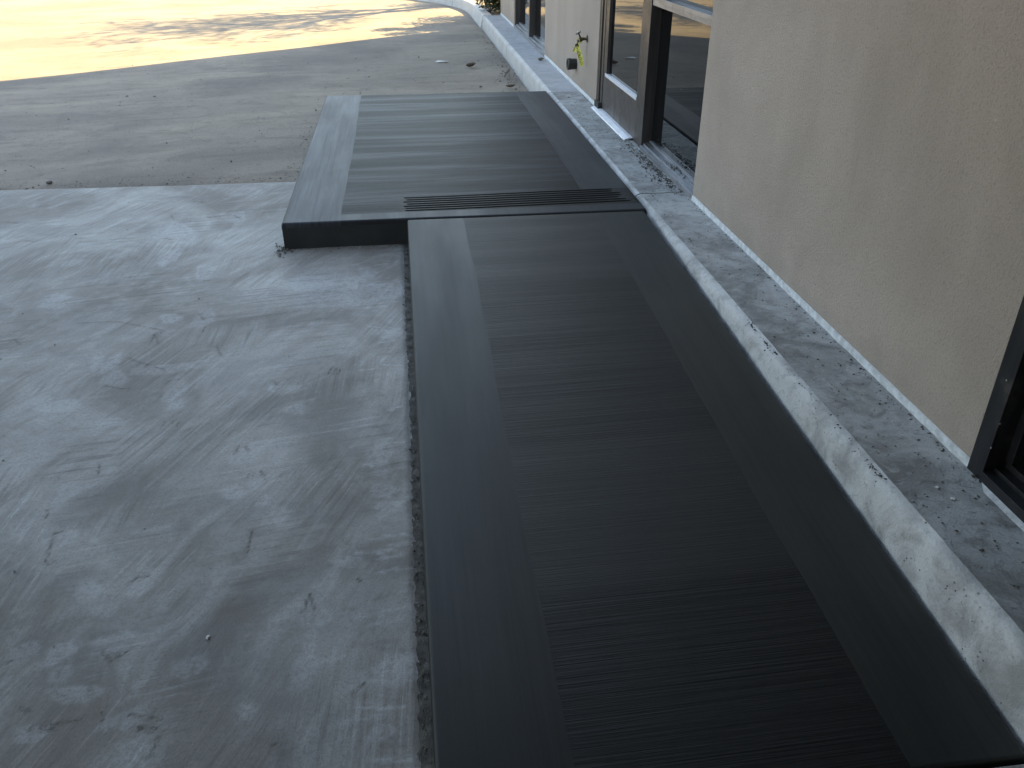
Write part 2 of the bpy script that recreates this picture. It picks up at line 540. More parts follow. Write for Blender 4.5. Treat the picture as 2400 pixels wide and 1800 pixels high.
def crumbs_vf(spots, zfun=None):
    """little irregular stones: (x, y, z, size)"""
    mb = MB()
    for (x, y, z, s) in spots:
        q = [(1, 0, 0), (0, 1, 0), (-1, 0, 0), (0, -1, 0), (0, 0, 1), (0, 0, -.6)]
        a = random.random() * 6.3
        ca, sa = math.cos(a), math.sin(a)
        e = (random.uniform(.6, 1.4), random.uniform(.6, 1.2), random.uniform(.45, .9))
        V = []
        for p in q:
            px, py, pz = (p[0] * e[0] + random.uniform(-.2, .2)), (p[1] * e[1] + random.uniform(-.2, .2)), p[2] * e[2]
            V.append((x + s * (px * ca - py * sa), y + s * (px * sa + py * ca), z + s * (pz + .35)))
        mb.add(V, [(0, 1, 4), (1, 2, 4), (2, 3, 4), (3, 0, 4), (1, 0, 5), (2, 1, 5), (3, 2, 5), (0, 3, 5)])
    return mb

def rock(name, loc, size, mat, parent=None, squash=.6, seed=0):
    bm = bmesh.new()
    bmesh.ops.create_icosphere(bm, subdivisions=2, radius=size)
    for v in bm.verts:
        k = mnoise.noise(v.co * (1.6 / size) + Vector((seed * 7.1, seed, 0)))
        v.co *= 1 + .45 * k
        v.co.z *= squash
        v.co.x *= 1.25
    bm.normal_update()
    me = bpy.data.meshes.new(name)
    bm.to_mesh(me)
    bm.free()
    me.materials.append(mat)
    o = bpy.data.objects.new(name, me)
    o.location = loc
    o.rotation_euler = (0, 0, seed * 1.3)
    return link(o, parent)

# ------------------------------------------------------------------ dimensions
T = .145                                             # height of the landing and the old walkway
RY0, RY1 = 1.05, 4.388                               # ramp toe and head
def zramp(y):
    return -.035 + (y - RY0) * (T + .033) / (RY1 - RY0)
def zap(y):                                          # the apron falls a little towards the viewer
    return -.036 * np.clip((4.4 - y) / 3.3, 0, 1.2)
WX = 1.61                                            # wall face

# ------------------------------------------------------------------ ground
xs = np.concatenate([np.linspace(-70, -6, 22)[:-1], np.linspace(-6, 1.2, 60), np.linspace(1.5, 60, 20)])
ys = np.concatenate([np.linspace(-40, -4, 8), np.linspace(0, 5, 10), np.linspace(5.2, 20, 90), np.linspace(22, 120, 30)])
def zlot(X, Y):
    z = -.012 + .008 * wob(X, Y, .35) * np.clip((Y - 6) / 3, 0, 1)
    near = np.clip((5.9 - Y) / .3, 0, 1)
    z = z * (1 - near) - .14 * near
    return np.where(X > 1.3, -.14, z)
lot = grid_mesh('asphalt_lot', xs, ys, zlot, M['asphalt'])
tag(lot, 'dusty worn asphalt lot beyond the concrete apron', kind='structure')

DARK=[([[-1.506,3.589],[-1.408,3.591],[-1.324,3.577],[-1.187,3.503],[-1.12,3.47]],0.006),([[-0.991,3.623],[-0.958,3.556]],0.006),([[-0.935,3.484],[-0.939,3.427]],0.006),([[-1.198,3.223],[-1.145,3.177],[-1.102,3.152]],0.006),([[-1.136,3.33],[-1.142,3.43],[-1.104,3.337]],0.006),([[-1.226,2.998],[-1.16,2.963],[-1.127,2.968]],0.006),([[-0.993,2.988],[-0.983,3.005],[-0.953,3.01]],0.006),([[-0.855,3.285],[-0.82,3.194]],0.006),([[-0.58,2.955],[-0.559,2.924]],0.006),([[-0.65,2.462],[-0.645,2.507]],0.006),([[-0.622,2.507],[-0.608,2.48]],0.006),([[-0.587,2.321],[-0.585,2.334]],0.006),([[-0.569,2.325],[-0.568,2.338]],0.006),([[-0.55,2.349],[-0.525,2.304]],0.006),([[-1.168,2.178],[-1.176,2.221]],0.006),([[-1.1,1.968],[-1.116,2.101],[-1.097,2.109]],0.006),([[-1.085,1.961],[-1.076,1.979]],0.006),([[-0.837,1.86],[-0.82,1.876],[-0.792,1.878]],0.006),([[-0.536,1.922],[-0.532,2.038]],0.006),([[-0.351,1.686],[-0.337,1.753],[-0.317,1.674]],0.006),([[-0.065,1.774],[-0.064,1.729]],0.006),([[-1.732,3.457],[-1.682,3.397]],0.006),([[-0.935,2.656],[-0.935,2.703]],0.006),([[-0.91,2.684],[-0.909,2.704]],0.006),([[-0.884,2.665],[-0.884,2.689]],0.006),([[-1.256,2.397],[-1.255,2.384]],0.006),([[-1.203,2.378],[-1.204,2.403]],0.006),([[-0.367,2.985],[-0.356,3.041]],0.006),([[-0.348,2.983],[-0.337,3.029]],0.006),([[-0.33,2.981],[-0.318,3.021]],0.006),([[-1.441,4.097],[-1.395,4.112]],0.006),([[-1.059,4.007],[-1.016,4.016]],0.006),([[-1.504,4.003],[-1.467,4.027]],0.006),([[-1.069,3.128],[-1.028,3.104]],0.006),([[-1.091,2.455],[-1.079,2.401]],0.006),([[-0.844,1.615],[-0.811,1.574]],0.006),([[-0.812,1.574],[-0.781,1.6]],0.006),([[-0.885,1.4],[-0.835,1.403]],0.006),([[-0.723,1.405],[-0.645,1.383]],0.006),([[-0.704,1.371],[-0.633,1.353]],0.006),([[-0.691,1.36],[-0.638,1.35]],0.006),([[-0.64,1.339],[-0.648,1.286]],0.006),([[-0.938,1.391],[-0.938,1.399]],0.006),([[-0.92,1.401],[-0.911,1.387]],0.006),([[-0.911,1.402],[-0.902,1.388]],0.006),([[-0.902,1.402],[-0.892,1.387]],0.006),([[-0.893,1.401],[-0.88,1.384]],0.006),([[-0.206,1.407],[-0.179,1.433]],0.006),([[-0.981,1.456],[-0.956,1.442]],0.006),([[-0.789,1.42],[-0.779,1.393]],0.006),([[-0.211,1.796],[-0.201,1.785]],0.006),([[-1.067,1.601],[-1.054,1.611]],0.006),([[-0.382,1.287],[-0.376,1.284]],0.006),([[-1.386,4.663],[-1.336,4.638]],0.008),([[-1.204,5.006],[-1.102,5.037]],0.008),([[-1.434,5.078],[-1.4,4.987]],0.008),([[-1.06,5.032],[-1.009,4.96]],0.008),([[-2.364,5.065],[-2.289,5.035]],0.008),([[-2.136,4.719],[-2.078,4.693]],0.008),([[-1.566,5.3],[-1.543,5.321]],0.008),([[-1.35,5.335],[-1.29,5.318]],0.008)]
PALE=[(-1.21,3.051,0.05,0.062),(-1.314,3.198,0.028,0.052),(-0.945,2.928,0.045,0.07),(-0.913,2.821,0.034,0.038),(-1.037,3.105,0.102,0.044),(-1.704,3.89,0.049,0.056),(-1.688,3.809,0.054,0.041),(-1.106,3.588,0.052,0.045),(-0.961,3.571,0.052,0.075),(-0.613,2.45,0.055,0.05),(-0.531,2.289,0.036,0.038),(-0.517,2.184,0.018,0.036),(-0.48,2.11,0.043,0.049),(-0.619,2.244,0.037,0.031),(-1.357,2.859,0.086,0.035),(-1.432,2.91,0.031,0.026),(-1.135,2.719,0.05,0.03),(-0.47,2.734,0.03,0.042),(-0.519,2.885,0.057,0.036),(-0.944,1.837,0.037,0.033),(-0.88,1.76,0.037,0.022),(-0.8,1.846,0.038,0.034),(-1.091,2.067,0.051,0.038),(-0.158,2.394,0.036,0.085),(-0.148,2.198,0.033,0.044),(-0.118,2.111,0.043,0.03),(-0.243,1.872,0.046,0.018),(-0.329,3.777,0.243,0.142),(-0.119,3.835,0.068,0.057),(-0.119,3.327,0.04,0.058),(-0.157,2.34,0.023,0.082),(-0.538,3.915,0.136,0.088),(-0.236,4.026,0.047,0.062),(-1.252,3.17,0.038,0.073),(-0.828,1.636,0.047,0.036),(-0.946,1.62,0.031,0.04),(-0.919,1.551,0.02,0.037),(-0.865,1.482,0.05,0.028),(-0.326,1.678,0.043,0.043),(-0.324,1.581,0.018,0.04),(-0.328,1.492,0.037,0.045),(-0.101,1.457,0.091,0.044),(-0.613,1.535,0.034,0.037),(-0.934,1.381,0.031,0.026),(-0.675,1.295,0.046,0.043),(-0.452,1.384,0.022,0.014),(-0.139,1.289,0.032,0.018),(-0.73,1.393,0.043,0.027),(-1.042,1.624,0.029,0.048),(-1.367,4.777,0.092,0.168),(-1.264,4.648,0.078,0.079),(-1.051,4.113,0.058,0.095),(-1.039,4.985,0.055,0.09),(-1.288,4.364,0.049,0.106),(-1.76,4.339,0.048,0.051)]

step = .0075
ax = np.append(np.arange(-3.6, -.048, step), -.048)
ay = np.arange(.55, 5.69, step)
AX, AY = np.meshgrid(ax, ay)
AYs = AY + .005 * np.clip(-AX, 0, 9) * np.clip((AY - 5.3) / .4, 0, 1) * 4   # far edge runs slightly away to the left
AZ = zap(AYs) + .0012 * wob(AX, AY, 1.7)
# ragged joint against the dirt strip
jit = .003 * np.sin(AYs * 23) + .0025 * np.sin(AYs * 61 + 1)
AXs = np.where(AX > -.10, AX + jit * np.clip((AX + .10) / .048, 0, 1), AX)
AZ = AZ - .006 * np.clip((AXs + .075) / .025, 0, 1) ** 2
V = np.stack([AXs, AYs, AZ], -1).reshape(-1, 3)
ny, nx = AX.shape
idx = np.arange(ny * nx).reshape(ny, nx)
Fq = np.stack([idx[:-1, :-1], idx[:-1, 1:], idx[1:, 1:], idx[1:, :-1]], -1).reshape(-1, 4)
me = bpy.data.meshes.new('concrete_apron')
low = V[idx[-1]].copy()
low[:, 2] -= .1
nV = len(V)
Vall = np.vstack([V, low])
Fx = np.stack([idx[-1, :-1], idx[-1, 1:], nV + np.arange(1, nx), nV + np.arange(0, nx - 1)], -1)
Fall = np.vstack([Fq, Fx]).astype(np.int32)
me.vertices.add(len(Vall))
me.vertices.foreach_set('co', Vall.astype(np.float32).ravel())
me.loops.add(Fall.size)
me.loops.foreach_set('vertex_index', Fall.ravel())
me.polygons.add(len(Fall))
me.polygons.foreach_set('loop_start', np.arange(0, Fall.size, 4, dtype=np.int32))
me.polygons.foreach_set('use_smooth', np.ones(len(Fall), dtype=bool))
me.update(calc_edges=True)
# wear on the apron: boot prints (pale), scuffs (dark), broad trowel sweeps
pale = np.zeros_like(AX)
dark = np.zeros_like(AX)
swp = np.zeros_like(AX)
def near_box(x0, x1, y0, y1, m):
    i0, i1 = np.searchsorted(ax, (x0 - m, x1 + m))
    j0, j1 = np.searchsorted(ay, (y0 - m, y1 + m))
    return slice(j0, j1), slice(i0, i1)
def stroke(buf, pts, w, amp=1.0):
    for (x0, y0), (x1, y1) in zip(pts[:-1], pts[1:]):
        sl = near_box(min(x0, x1), max(x0, x1), min(y0, y1), max(y0, y1), w * 4)
        gx, gy = AX[sl], AY[sl]
        if gx.size == 0:
            continue
        dx, dy = x1 - x0, y1 - y0
        L2 = dx * dx + dy * dy + 1e-9
        t = np.clip(((gx - x0) * dx + (gy - y0) * dy) / L2, 0, 1)
        d = np.hypot(gx - x0 - t * dx, gy - y0 - t * dy)
        ww = w * (.55 + .45 * np.sin(t * 9 + x0 * 50))
        buf[sl] = np.maximum(buf[sl], amp * np.exp(-(d / np.maximum(ww, .0035)) ** 2))
for pts, w in DARK:
    stroke(dark, pts, w * .8)
    stroke(swp, pts, w * 3.2, .55)
for k, (x, y, a, b) in enumerate(PALE):
    a, b = max(a, .02), max(b, .02)
    sl = near_box(x - a, x + a, y - b, y + b, .06)
    gx, gy = AX[sl], AY[sl]
    rr = np.hypot((gx - x) / a, (gy - y) / b)
    ang = np.arctan2((gy - y) / b, (gx - x) / a)
    rr = rr * (1 + .16 * np.sin(ang * 2 + k) + .10 * np.sin(ang * 3 + 2.3 * k) + .06 * np.sin(ang * 7 + k))
    edge = np.exp(-((rr - .92) / .13) ** 2) * (.5 + .5 * np.sin(ang + k * 1.7))
    body = .9 / (1 + np.exp((rr - 1) * 7))
    tread = .8 + .2 * np.sin((gx * math.cos(k) + gy * math.sin(k)) * 300) if k % 3 == 0 else 1.0
    pale[sl] = np.maximum(pale[sl], body * tread * (.8 if k % 2 else .6) + .35 * edge)
def arc(cx, cy, r, a0, a1, w, amp):
    n = 14
    pts = [(cx + r * math.cos(math.radians(a0 + (a1 - a0) * i / n)), cy + r * math.sin(math.radians(a0 + (a1 - a0) * i / n))) for i in range(n + 1)]
    stroke(swp, pts, w, amp)
arc(-.85, 3.1, .95, 178, 105, .05, .9)
arc(-.80, 3.1, 1.05, 185, 120, .03, .7)
for k in range(26):
    x, y = random.uniform(-1.7, -.3), random.uniform(1.2, 4.2)
    L, th = random.uniform(.15, .55), math.radians(random.uniform(52, 74))
    stroke(swp, [(x, y), (x + L * .5 * math.cos(th), y + L * .5 * math.sin(th)), (x + L * math.cos(th - .15), y + L * math.sin(th - .15))], random.uniform(.004, .022), random.uniform(.25, .7))
for k in range(60):                                   # pale scrapes and dirt along the edge beside the ramp
    y = random.uniform(1.1, 4.2)
    x = -.075 - abs(random.gauss(0, .06))
    L = random.uniform(.02, .12)
    stroke(pale if random.random() < .6 else swp, [(x - L, y), (x, y + random.uniform(-.02, .02))], random.uniform(.005, .014), random.uniform(.5, 1))
for k in range(40):
    y = random.uniform(3.9, 4.38)
    x = random.uniform(-.66, -.06)
    stroke(swp, [(x, y), (x + random.uniform(.03, .12), y)], random.uniform(.006, .02), .5)
col = np.zeros((len(Vall), 4), dtype=np.float32)
col[:nV, 0], col[:nV, 1], col[:nV, 2] = np.clip(pale, 0, 1).ravel(), np.clip(dark, 0, 1).ravel(), np.clip(swp, 0, 1).ravel()
ca = me.color_attributes.new('marks', 'FLOAT_COLOR', 'POINT')
ca.data.foreach_set('color', col.ravel())
me.materials.append(M['apron'])
apron = bpy.data.objects.new('concrete_apron', me)
link(apron)
tag(apron, 'troweled pale grey concrete apron marked with boot prints', kind='structure')

front = grid_mesh('concrete_apron', dense(-6, 1.30, .06), dense(-3.2, RY0 - .012, .06, ('hi',)), lambda X, Y: np.where(X < -.052, np.where(Y > .54, -.2, -.0395), -.0395) + rnd_edge(RY0 - .012 - Y, .008) + .001 * wob(X, Y), M['apron'], None, .08)
tag(front, 'older concrete paving at the foot of the ramp', kind='structure')
side_ap = grid_mesh('concrete_apron', np.linspace(-16, -3.6, 60), np.linspace(.55, 5.79, 30), lambda X, Y: zap(Y), M['apron'], None, .1)
tag(side_ap, 'concrete paving running on to the left of the apron', kind='structure')

# dirt between apron and ramp
dirt = grid_mesh('soil_strip', np.linspace(-.085, -.02, 12), np.arange(.9, 4.41, .012), lambda X, Y: zap(Y) - .005 + .0025 * wob(X, Y, 40) , M['soil'])
tag(dirt, 'narrow strip of dark crumbly soil beside the ramp', kind='stuff')

# ------------------------------------------------------------------ ramp
ramp = empty('concrete_ramp', (.63, 2.7, 0))
tag(ramp, 'long dark damp concrete ramp with a broomed middle and smooth edge bands', 'ramp')
RX0, RXa, RXb, RX1 = -.024, .280, 1.013, 1.291
ry = dense(RY0, RY1, .05, ('lo', 'hi'))
def ramp_z(X, Y):
    return zramp(Y) + .0012 * wob(X, Y, 1.1) + rnd_edge(np.minimum(X - RX0, RX1 - X), .013) + rnd_edge(RY1 - Y, .011) + rnd_edge(Y - RY0, .006)
def edge_wave(x):
    return lambda X, Y: X + np.where(np.abs(X - x) < .001, .004 * np.sin(Y * 2.3) + .002 * np.sin(Y * 9), 0)
grid_mesh('edge_band', dense(RX0, RXa, .05, ('lo',)), ry, ramp_z, M['ramp_band'], ramp, .018, edge_wave(RXa))
grid_mesh('broomed_panel', dense(RXa, RXb, .05), ry, lambda X, Y: ramp_z(X, Y) - .0006, M['ramp_panel'], ramp, .018, lambda X, Y: edge_wave(RXb)(edge_wave(RXa)(X, Y), Y))
grid_mesh('edge_band', dense(RXb, RX1, .05, ('hi',)), ry, ramp_z, M['ramp_band_r'], ramp, .018, edge_wave(RXb))
x0, x1 = RX0 + .0015, RX1 - .0015
y0, y1 = RY0 + .002, RY1 - .0015
mesh('slab_side', [(x0, y0, -.2), (x1, y0, -.2), (x1, y1, -.2), (x0, y1, -.2), (x0, y0, zramp(y0) - .016), (x1, y0, zramp(y0) - .016), (x1, y1, zramp(y1) - .016), (x0, y1, zramp(y1) - .016)], BOXF, M['side'], ramp)

# ------------------------------------------------------------------ landing
land = empty('concrete_landing', (.3, 6.1, 0))
tag(land, 'raised dark concrete landing with grooves cut beside its front joint', 'landing')
LX0, LXa, LXb, LX1 = -.692, -.378, 1.020, 1.309
LY0, LY1 = 4.404, 7.93
def land_base(X, Y):
    return T + .0012 * wob(X, Y, .9, 2) + rnd_edge(np.minimum(X - LX0, LX1 - X), .012) + rnd_edge(np.minimum(Y - LY0, LY1 - Y), .011)
GY0, GY1, GX0, GX1 = 4.532, 4.808, -.035, 1.222
NG = 7
def groove_depth(X, Y):
    sl = (Y - .016 * (X - .6)) if False else Y - .024 * (X - .6)
    u = (sl - GY0) / (GY1 - GY0) * NG
    ph = np.abs((u % 1.0) - .5) * 2                  # 0 at centre of a groove
    v = np.clip(1 - ph / .50, 0, 1)
    k = np.floor(u)
    end_l = GX0 + .016 * np.sin(k * 2.7) * .6
    end_r = GX1 + .022 * np.sin(k * 1.9 + 1) - .008 * (k - 5) * .6
    m = np.clip((X - end_l) / .02, 0, 1) * np.clip((end_r - X) / .035, 0, 1)
    inside = (u > 0) & (u < NG)
    ridge = np.clip(1 - np.abs(ph - .82) / .18, 0, 1)
    return np.where(inside, m * (-.012 * np.sqrt(v) + .0004 * ridge), 0)
ly_pan = dense(4.815, LY1, .06, ('hi',))
ly_all = dense(LY0, LY1, .06, ('lo', 'hi'))
grid_mesh('edge_band', dense(LX0, LXa, .05, ('lo',)), ly_all, land_base, M['land_band'], land, .016, edge_wave(LXa))
grid_mesh('edge_band', dense(LXb, LX1, .05, ('hi',)), ly_pan, land_base, M['land_band_r'], land, .016, edge_wave(LXb))
grid_mesh('broomed_panel', dense(LXa, LXb, .06), ly_pan, lambda X, Y: land_base(X, Y) - .0006, M['land_panel'], land, .016, lambda X, Y: edge_wave(LXb)(edge_wave(LXa)(X, Y), Y))
grid_mesh('broomed_panel', dense(LXa, -.060, .05), dense(4.515, 4.815, .05), lambda X, Y: land_base(X, Y) - .0006, M['land_panel'], land, .016, edge_wave(LXa))
gy = np.linspace(4.515, 4.815, 181)
gx = np.array(sorted(set(list(np.linspace(-.060, 1.309, 60)) + list(np.linspace(-.055, .0, 12)) + list(np.linspace(1.15, 1.26, 16)) + [1.309 - d for d in (.0008, .002, .004, .0065, .0095)])))
gr = grid_mesh('groove_strip', gx, gy, lambda X, Y: land_base(X, Y) + groove_depth(X, Y + .0012 * np.sin(X * 7) + .0006 * np.sin(X * 31)), M['groove'], land, .016)
tag(gr, 'strip of straight parallel grooves raked into the landing')
grid_mesh('trowelled_strip', dense(LXa, LX1, .05, ('hi',)), dense(LY0, 4.515, .02, ('lo',)), land_base, M['land_band_r'], land, .016, edge_wave(LXa))
bx('slab_side', (LX0 + .0012, LX1 - .0012, LY0 + .0012, LY1 - .0012, -.2, T - .014), M['side'], land, 0)

# ------------------------------------------------------------------ walkway along the wall with its kerb
walk = empty('wall_walkway', (1.45, 6, 0))
tag(walk, 'narrow old concrete walkway running along the foot of the wall', kind='structure')
prof = [(1.303, -.12), (1.306, .02), (1.309, .075), (1.312, .105), (1.317, .122), (1.325, .134)]
top0 = [(1.336, .1405), (1.348, .1445)]
def strip(name, prof, y0, y1, dy, mat, parent, amp, smooth=True, f=1.0, bump_fun=None, caps=True, chip=False):
    n = max(2, int((y1 - y0) / dy) + 1)
    ysn = np.linspace(y0, y1, n)
    V, F = [], []
    m = len(prof)
    for j, y in enumerate(ysn):
        for i, (x, z) in enumerate(prof):
            k = mnoise.noise(Vector((x * 14 * f, y * 9 * f, z * 14 * f))) + .6 * mnoise.noise(Vector((x * 60, y * 38 * f, z * 60)))
            e = amp[i] if isinstance(amp, (list, tuple)) else amp
            ee = min(j, n - 1 - j)
            rd = .006 * max(0, 1 - ee * (y1 - y0) / (n - 1) / .012) ** 2 if caps else 0
            ch = 0
            if chip and 2 <= i <= 6:
                ch = max(0, mnoise.noise(Vector((y * 5.2, 8.1, 0))) + .5 * mnoise.noise(Vector((y * 17, 2.7, i * .8))) - .22) * .020
            V.append((x + k * e * .5 + ch, y, z + k * e * .7 - rd - ch * .55))
    for j in range(n - 1):
        for i in range(m - 1):
            a = j * m + i
            F.append((a, a + 1, a + m + 1, a + m))
    if caps:
        # end faces down to the ground
        for j in (0, n - 1):
            b = len(V)
            for i in range(m):
                V.append((V[j * m + i][0], V[j * m + i][1], -.12))
            for i in range(m - 1):
                q = (j * m + i, j * m + i + 1, b + i + 1, b + i)
                F.append(q if j == 0 else q[::-1])
    # normals should look up/out
    F = [q[::-1] for q in F]
    return mesh(name, V, F, mat, parent, smooth if smooth is None else [True] * ((n - 1) * (m - 1)) + [False] * (len(F) - (n - 1) * (m - 1)))
topx = [1.348] + list(np.linspace(1.37, WX + .02, 9))
topp = [(x, T + (.0002 if x < 1.36 else .002 * (x - 1.36) / .25)) for x in topx]
def slab(y0, y1, mt, mk, dy, amp):
    s = strip('slab', topp, y0, y1, dy, M[mt], walk, [amp * .5] + [amp] * 9)
    k = strip('kerb_face', prof + [(1.336, .1405), (1.3485, .1443)], y0, y1, dy, M[mk], s, [0, amp * 2, amp * 2.4, amp * 2.4, amp * 2.4, amp * 2.2, amp * 1.6, amp * .6], chip=(mk == 'kerb'))
    return s
slab(-2.3, 4.700, 'walk', 'kerb', .02, .0028)
slab(4.712, 7.873, 'walk', 'kerb', .03, .0024)
slab(7.885, 11.055, 'walk_far', 'kerb_far', .05, .0012)
slab(11.068, 14.285, 'walk_far', 'kerb_far', .05, .0010)

# kerb running on beyond the building and curving away to the left
kp = [(-.02, -.10), (0, .0), (.030, .118), (.040, .138), (.055, .145), (.150, .147), (.175, .144), (.182, .13), (.184, -.10)]
kerb = empty('curved_kerb', (1.3, 16, 0))
tag(kerb, 'pale concrete kerb curving away to the left past the building', kind='structure')
def kerb_path(s):
    s1 = 1.6
    if s < s1:
        return Vector((1.285 - .012 * s, 14.297 + s, 0)), Vector((1, 0, 0))
    r = 5.2
    a = (s - s1) / r
    if a > PI / 2:
        return Vector((1.266 - r - (a - PI / 2) * r, 14.297 + s1 + r, 0)), Vector((0, 1, 0))
    return Vector((1.266 - r * (1 - math.cos(a)), 14.297 + s1 + r * math.sin(a), 0)), Vector((math.cos(a), math.sin(a), 0))
def kerb_piece(s0, s1):
    n = max(3, int((s1 - s0) / .15))
    V, F, m = [], [], len(kp)
    for j in range(n + 1):
        p, nr = kerb_path(s0 + (s1 - s0) * j / n)
        for (d, z) in kp:
            V.append(p + nr * d + Vector((0, 0, z)))
    for j in range(n):
        for i in range(m - 1):
            a = j * m + i
            F.append((a, a + m, a + m + 1, a + 1))
    F.append(tuple(range(m)))
    F.append(tuple(n * m + i for i in reversed(range(m))))
    o = mesh('kerb_stone', V, F, M['kerb_far'], kerb)
    return o
for a, b in ((0, 1.6), (1.612, 3.2), (3.212, 4.8), (4.812, 6.4), (6.412, 8.0), (8.012, 9.6), (9.612, 14.0), (14.012, 20.0), (20.012, 30.0)):
    kerb_piece(a, b)

V, F = [], []
nb, mb_ = 90, 14
for j in range(nb + 1):
    p, nr = kerb_path(30.0 * j / nb)
    for i in range(mb_ + 1):
        d = .18 + (i / mb_) ** 1.6 * 22
        q = p + nr * d
        V.append((q.x, q.y if j else max(q.y, 14.375 if q.x > 1.6 else 14.29), .105 + .02 * math.sin(q.x * 3.1) * math.sin(q.y * 2.3)))
for j in range(nb):
    for i in range(mb_):
        a = j * (mb_ + 1) + i
        F.append((a, a + 1, a + mb_ + 2, a + mb_ + 1))
bed = mesh('planting_bed', V, F, M['asphalt'], None, True)
tag(bed, 'bare earth bed behind the curved kerb at the end of the building', kind='structure')

# low hills put in out of view to block the bright low sky
V, F = [], []
nh = 96
for k in range(nh):
    a = 2 * PI * k / nh
    h = 46 + 9 * math.sin(a * 3 + 1) + 6 * math.sin(a * 7) + 3 * math.sin(a * 17)
    for r, z in ((200, -2), (235, h * .6), (270, h), (330, h * .8)):
        V.append((r * math.cos(a), r * math.sin(a), z))
for k in range(nh):
    for i in range(3):
        q, q2 = k * 4 + i, ((k + 1) % nh) * 4 + i
        F.append((q, q2, q2 + 1, q + 1))
tag(mesh('added_hills', V, F, M['added_hill'], None, True), 'unseen low hills round the site', kind='structure')
far = grid_mesh('ground', np.linspace(-340, 340, 8), np.linspace(-340, 340, 8), lambda X, Y: -.45 + 0 * X, M['asphalt'])
tag(far, 'open ground reaching to the hills', kind='structure')

# ------------------------------------------------------------------ building
HB = 6.8
bld = empty('stucco_building', (WX, 6, 0))
tag(bld, 'beige stucco building with dark metal storefront door and windows along the walkway', 'building')
OPEN = [(-1.3, 1.862, 2.35), (4.530, 7.170, 2.35), (9.930, 12.650, 2.35)]      # y0, y1, top
YE, YS = 14.362, -2.4
ZB = .178
def wall_mesh():
    mb = MB()
    ycuts = [YS] + [c for o in OPEN for c in o[:2]] + [YE]
    dep = .14
    def quad(a, b, c, d):
        mb.add([a, b, c, d], [(0, 1, 2, 3)])
    for i in range(len(ycuts) - 1):
        a, b = ycuts[i], ycuts[i + 1]
        op = next((o for o in OPEN if abs(o[0] - a) < 1e-6), None)
        if op:
            quad((WX, a, op[2]), (WX, a, HB), (WX, b, HB), (WX, b, op[2]))
            quad((WX, a, op[2]), (WX, b, op[2]), (WX + dep, b, op[2]), (WX + dep, a, op[2]))
        else:
            quad((WX, a, ZB), (WX, a, HB), (WX, b, HB), (WX, b, ZB))
            quad((WX, a, ZB), (WX, b, ZB), (WX + .02, b, ZB), (WX + .02, a, ZB))
            if a > YS:
                quad((WX, a, ZB), (WX + dep, a, ZB), (WX + dep, a, HB), (WX, a, HB)) if False else quad((WX, a, .1), (WX + dep, a, .1), (WX + dep, a, 2.35), (WX, a, 2.35))
            if b < YE:
                quad((WX, b, .1), (WX, b, 2.35), (WX + dep, b, 2.35), (WX + dep, b, .1))
    quad((WX, YE, ZB), (WX, YE, HB), (14, YE, HB), (14, YE, ZB))
    quad((14, YE, 0), (14, YE, HB), (14, YS, HB), (14, YS, 0))
    return mb.build('wall', M['stucco'], bld)
wall_mesh()
bx('roof', (WX - .05, 14.05, -9, YE + .05, HB, HB + .12), M['soffit'], bld, .005)
# added unseen to darken the near ground: wing behind the viewer, its deep canopy
bx('added_wing_wall', (-4.5, 14, -8.9, YS - .002, -.02, HB - .002), M['stucco'], bld, 0)
bx('added_canopy', (-4.4, WX - .02, YS, 3.0, 2.8, 3.05), M['soffit'], bld, .004)  # unseen overhang added to cut sky light near the viewer
for a, b in ((1.862, 4.530), (7.170, 9.930), (12.650, YE - .004)):
    n = int((b - a) / .03)
    V, F = [], []
    for j in range(n + 1):
        y = a + (b - a) * j / n
        w = .0022 * mnoise.noise(Vector((y * 9, 1, 0))) + .0014 * mnoise.noise(Vector((y * 37, 5, 0)))
        V += [(WX - .004 + w, y, .135), (WX - .003 + w * .6, y, ZB - .004 + w * 1.5), (WX + .012, y, ZB - .001)]
    for j in range(n):
        for i in range(2):
            q = j * 3 + i
            F.append((q, q + 3, q + 4, q + 1))
    mesh('base_strip', V, F, M['strip'], bld, True)
bx('base_strip', (WX + .004, 14, YE - .003, YE + .004, .1, ZB), M['strip'], bld, 0)
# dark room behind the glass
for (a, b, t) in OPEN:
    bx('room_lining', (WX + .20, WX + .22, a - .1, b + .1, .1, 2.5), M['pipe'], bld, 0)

GX_ = WX + .078                                         # plane of fixed glazing
# --- entrance: door and sidelight
ent = empty('entrance_frame', (0, 5.85, .145), bld)
ent.location = Vector((WX, 5.85, .145)) - wloc(bld)
def part(name, dims, mat, parent, bevel=.0015):
    return bx(name, dims, M[mat], parent, bevel)
F0 = WX + .006
part('jamb', (F0, GX_ + .05, 7.108, 7.168, .147, 2.35), 'bronze', ent)
part('jamb', (F0 + .012, GX_ + .05, 7.058, 7.104, .147, 2.35), 'bronze', ent)
part('jamb', (F0 + .002, GX_ + .05, 6.996, 7.054, .147, 2.35), 'bronze', ent)
part('mullion', (F0, GX_ + .05, 5.702, 5.796, .147, 2.35), 'bronze', ent)
part('jamb', (F0 + .02, GX_ + .05, 4.532, 4.552, .147, 2.35), 'bronze', ent)
part('head', (F0 + .004, GX_ + .05, 4.552, 7.0, 2.29, 2.35), 'bronze', ent)
part('rail', (F0 + .006, GX_ + .02, 4.553, 5.701, 1.066, 1.117), 'alum', ent)
sl = MB()
sl.box(WX - .004, GX_ + .012, 4.534, 5.700, .146, .176)
sl.box(WX + .020, GX_ + .012, 4.536, 5.6995, .176, .188)
sl.box(GX_ - .016, GX_ + .010, 4.538, 5.699, .188, .204)
sl.build('sill', M['alum'], ent, .002)
part('pane', (GX_, GX_ + .008, 4.545, 5.705, .200, 1.07), 'glass', ent, 0)
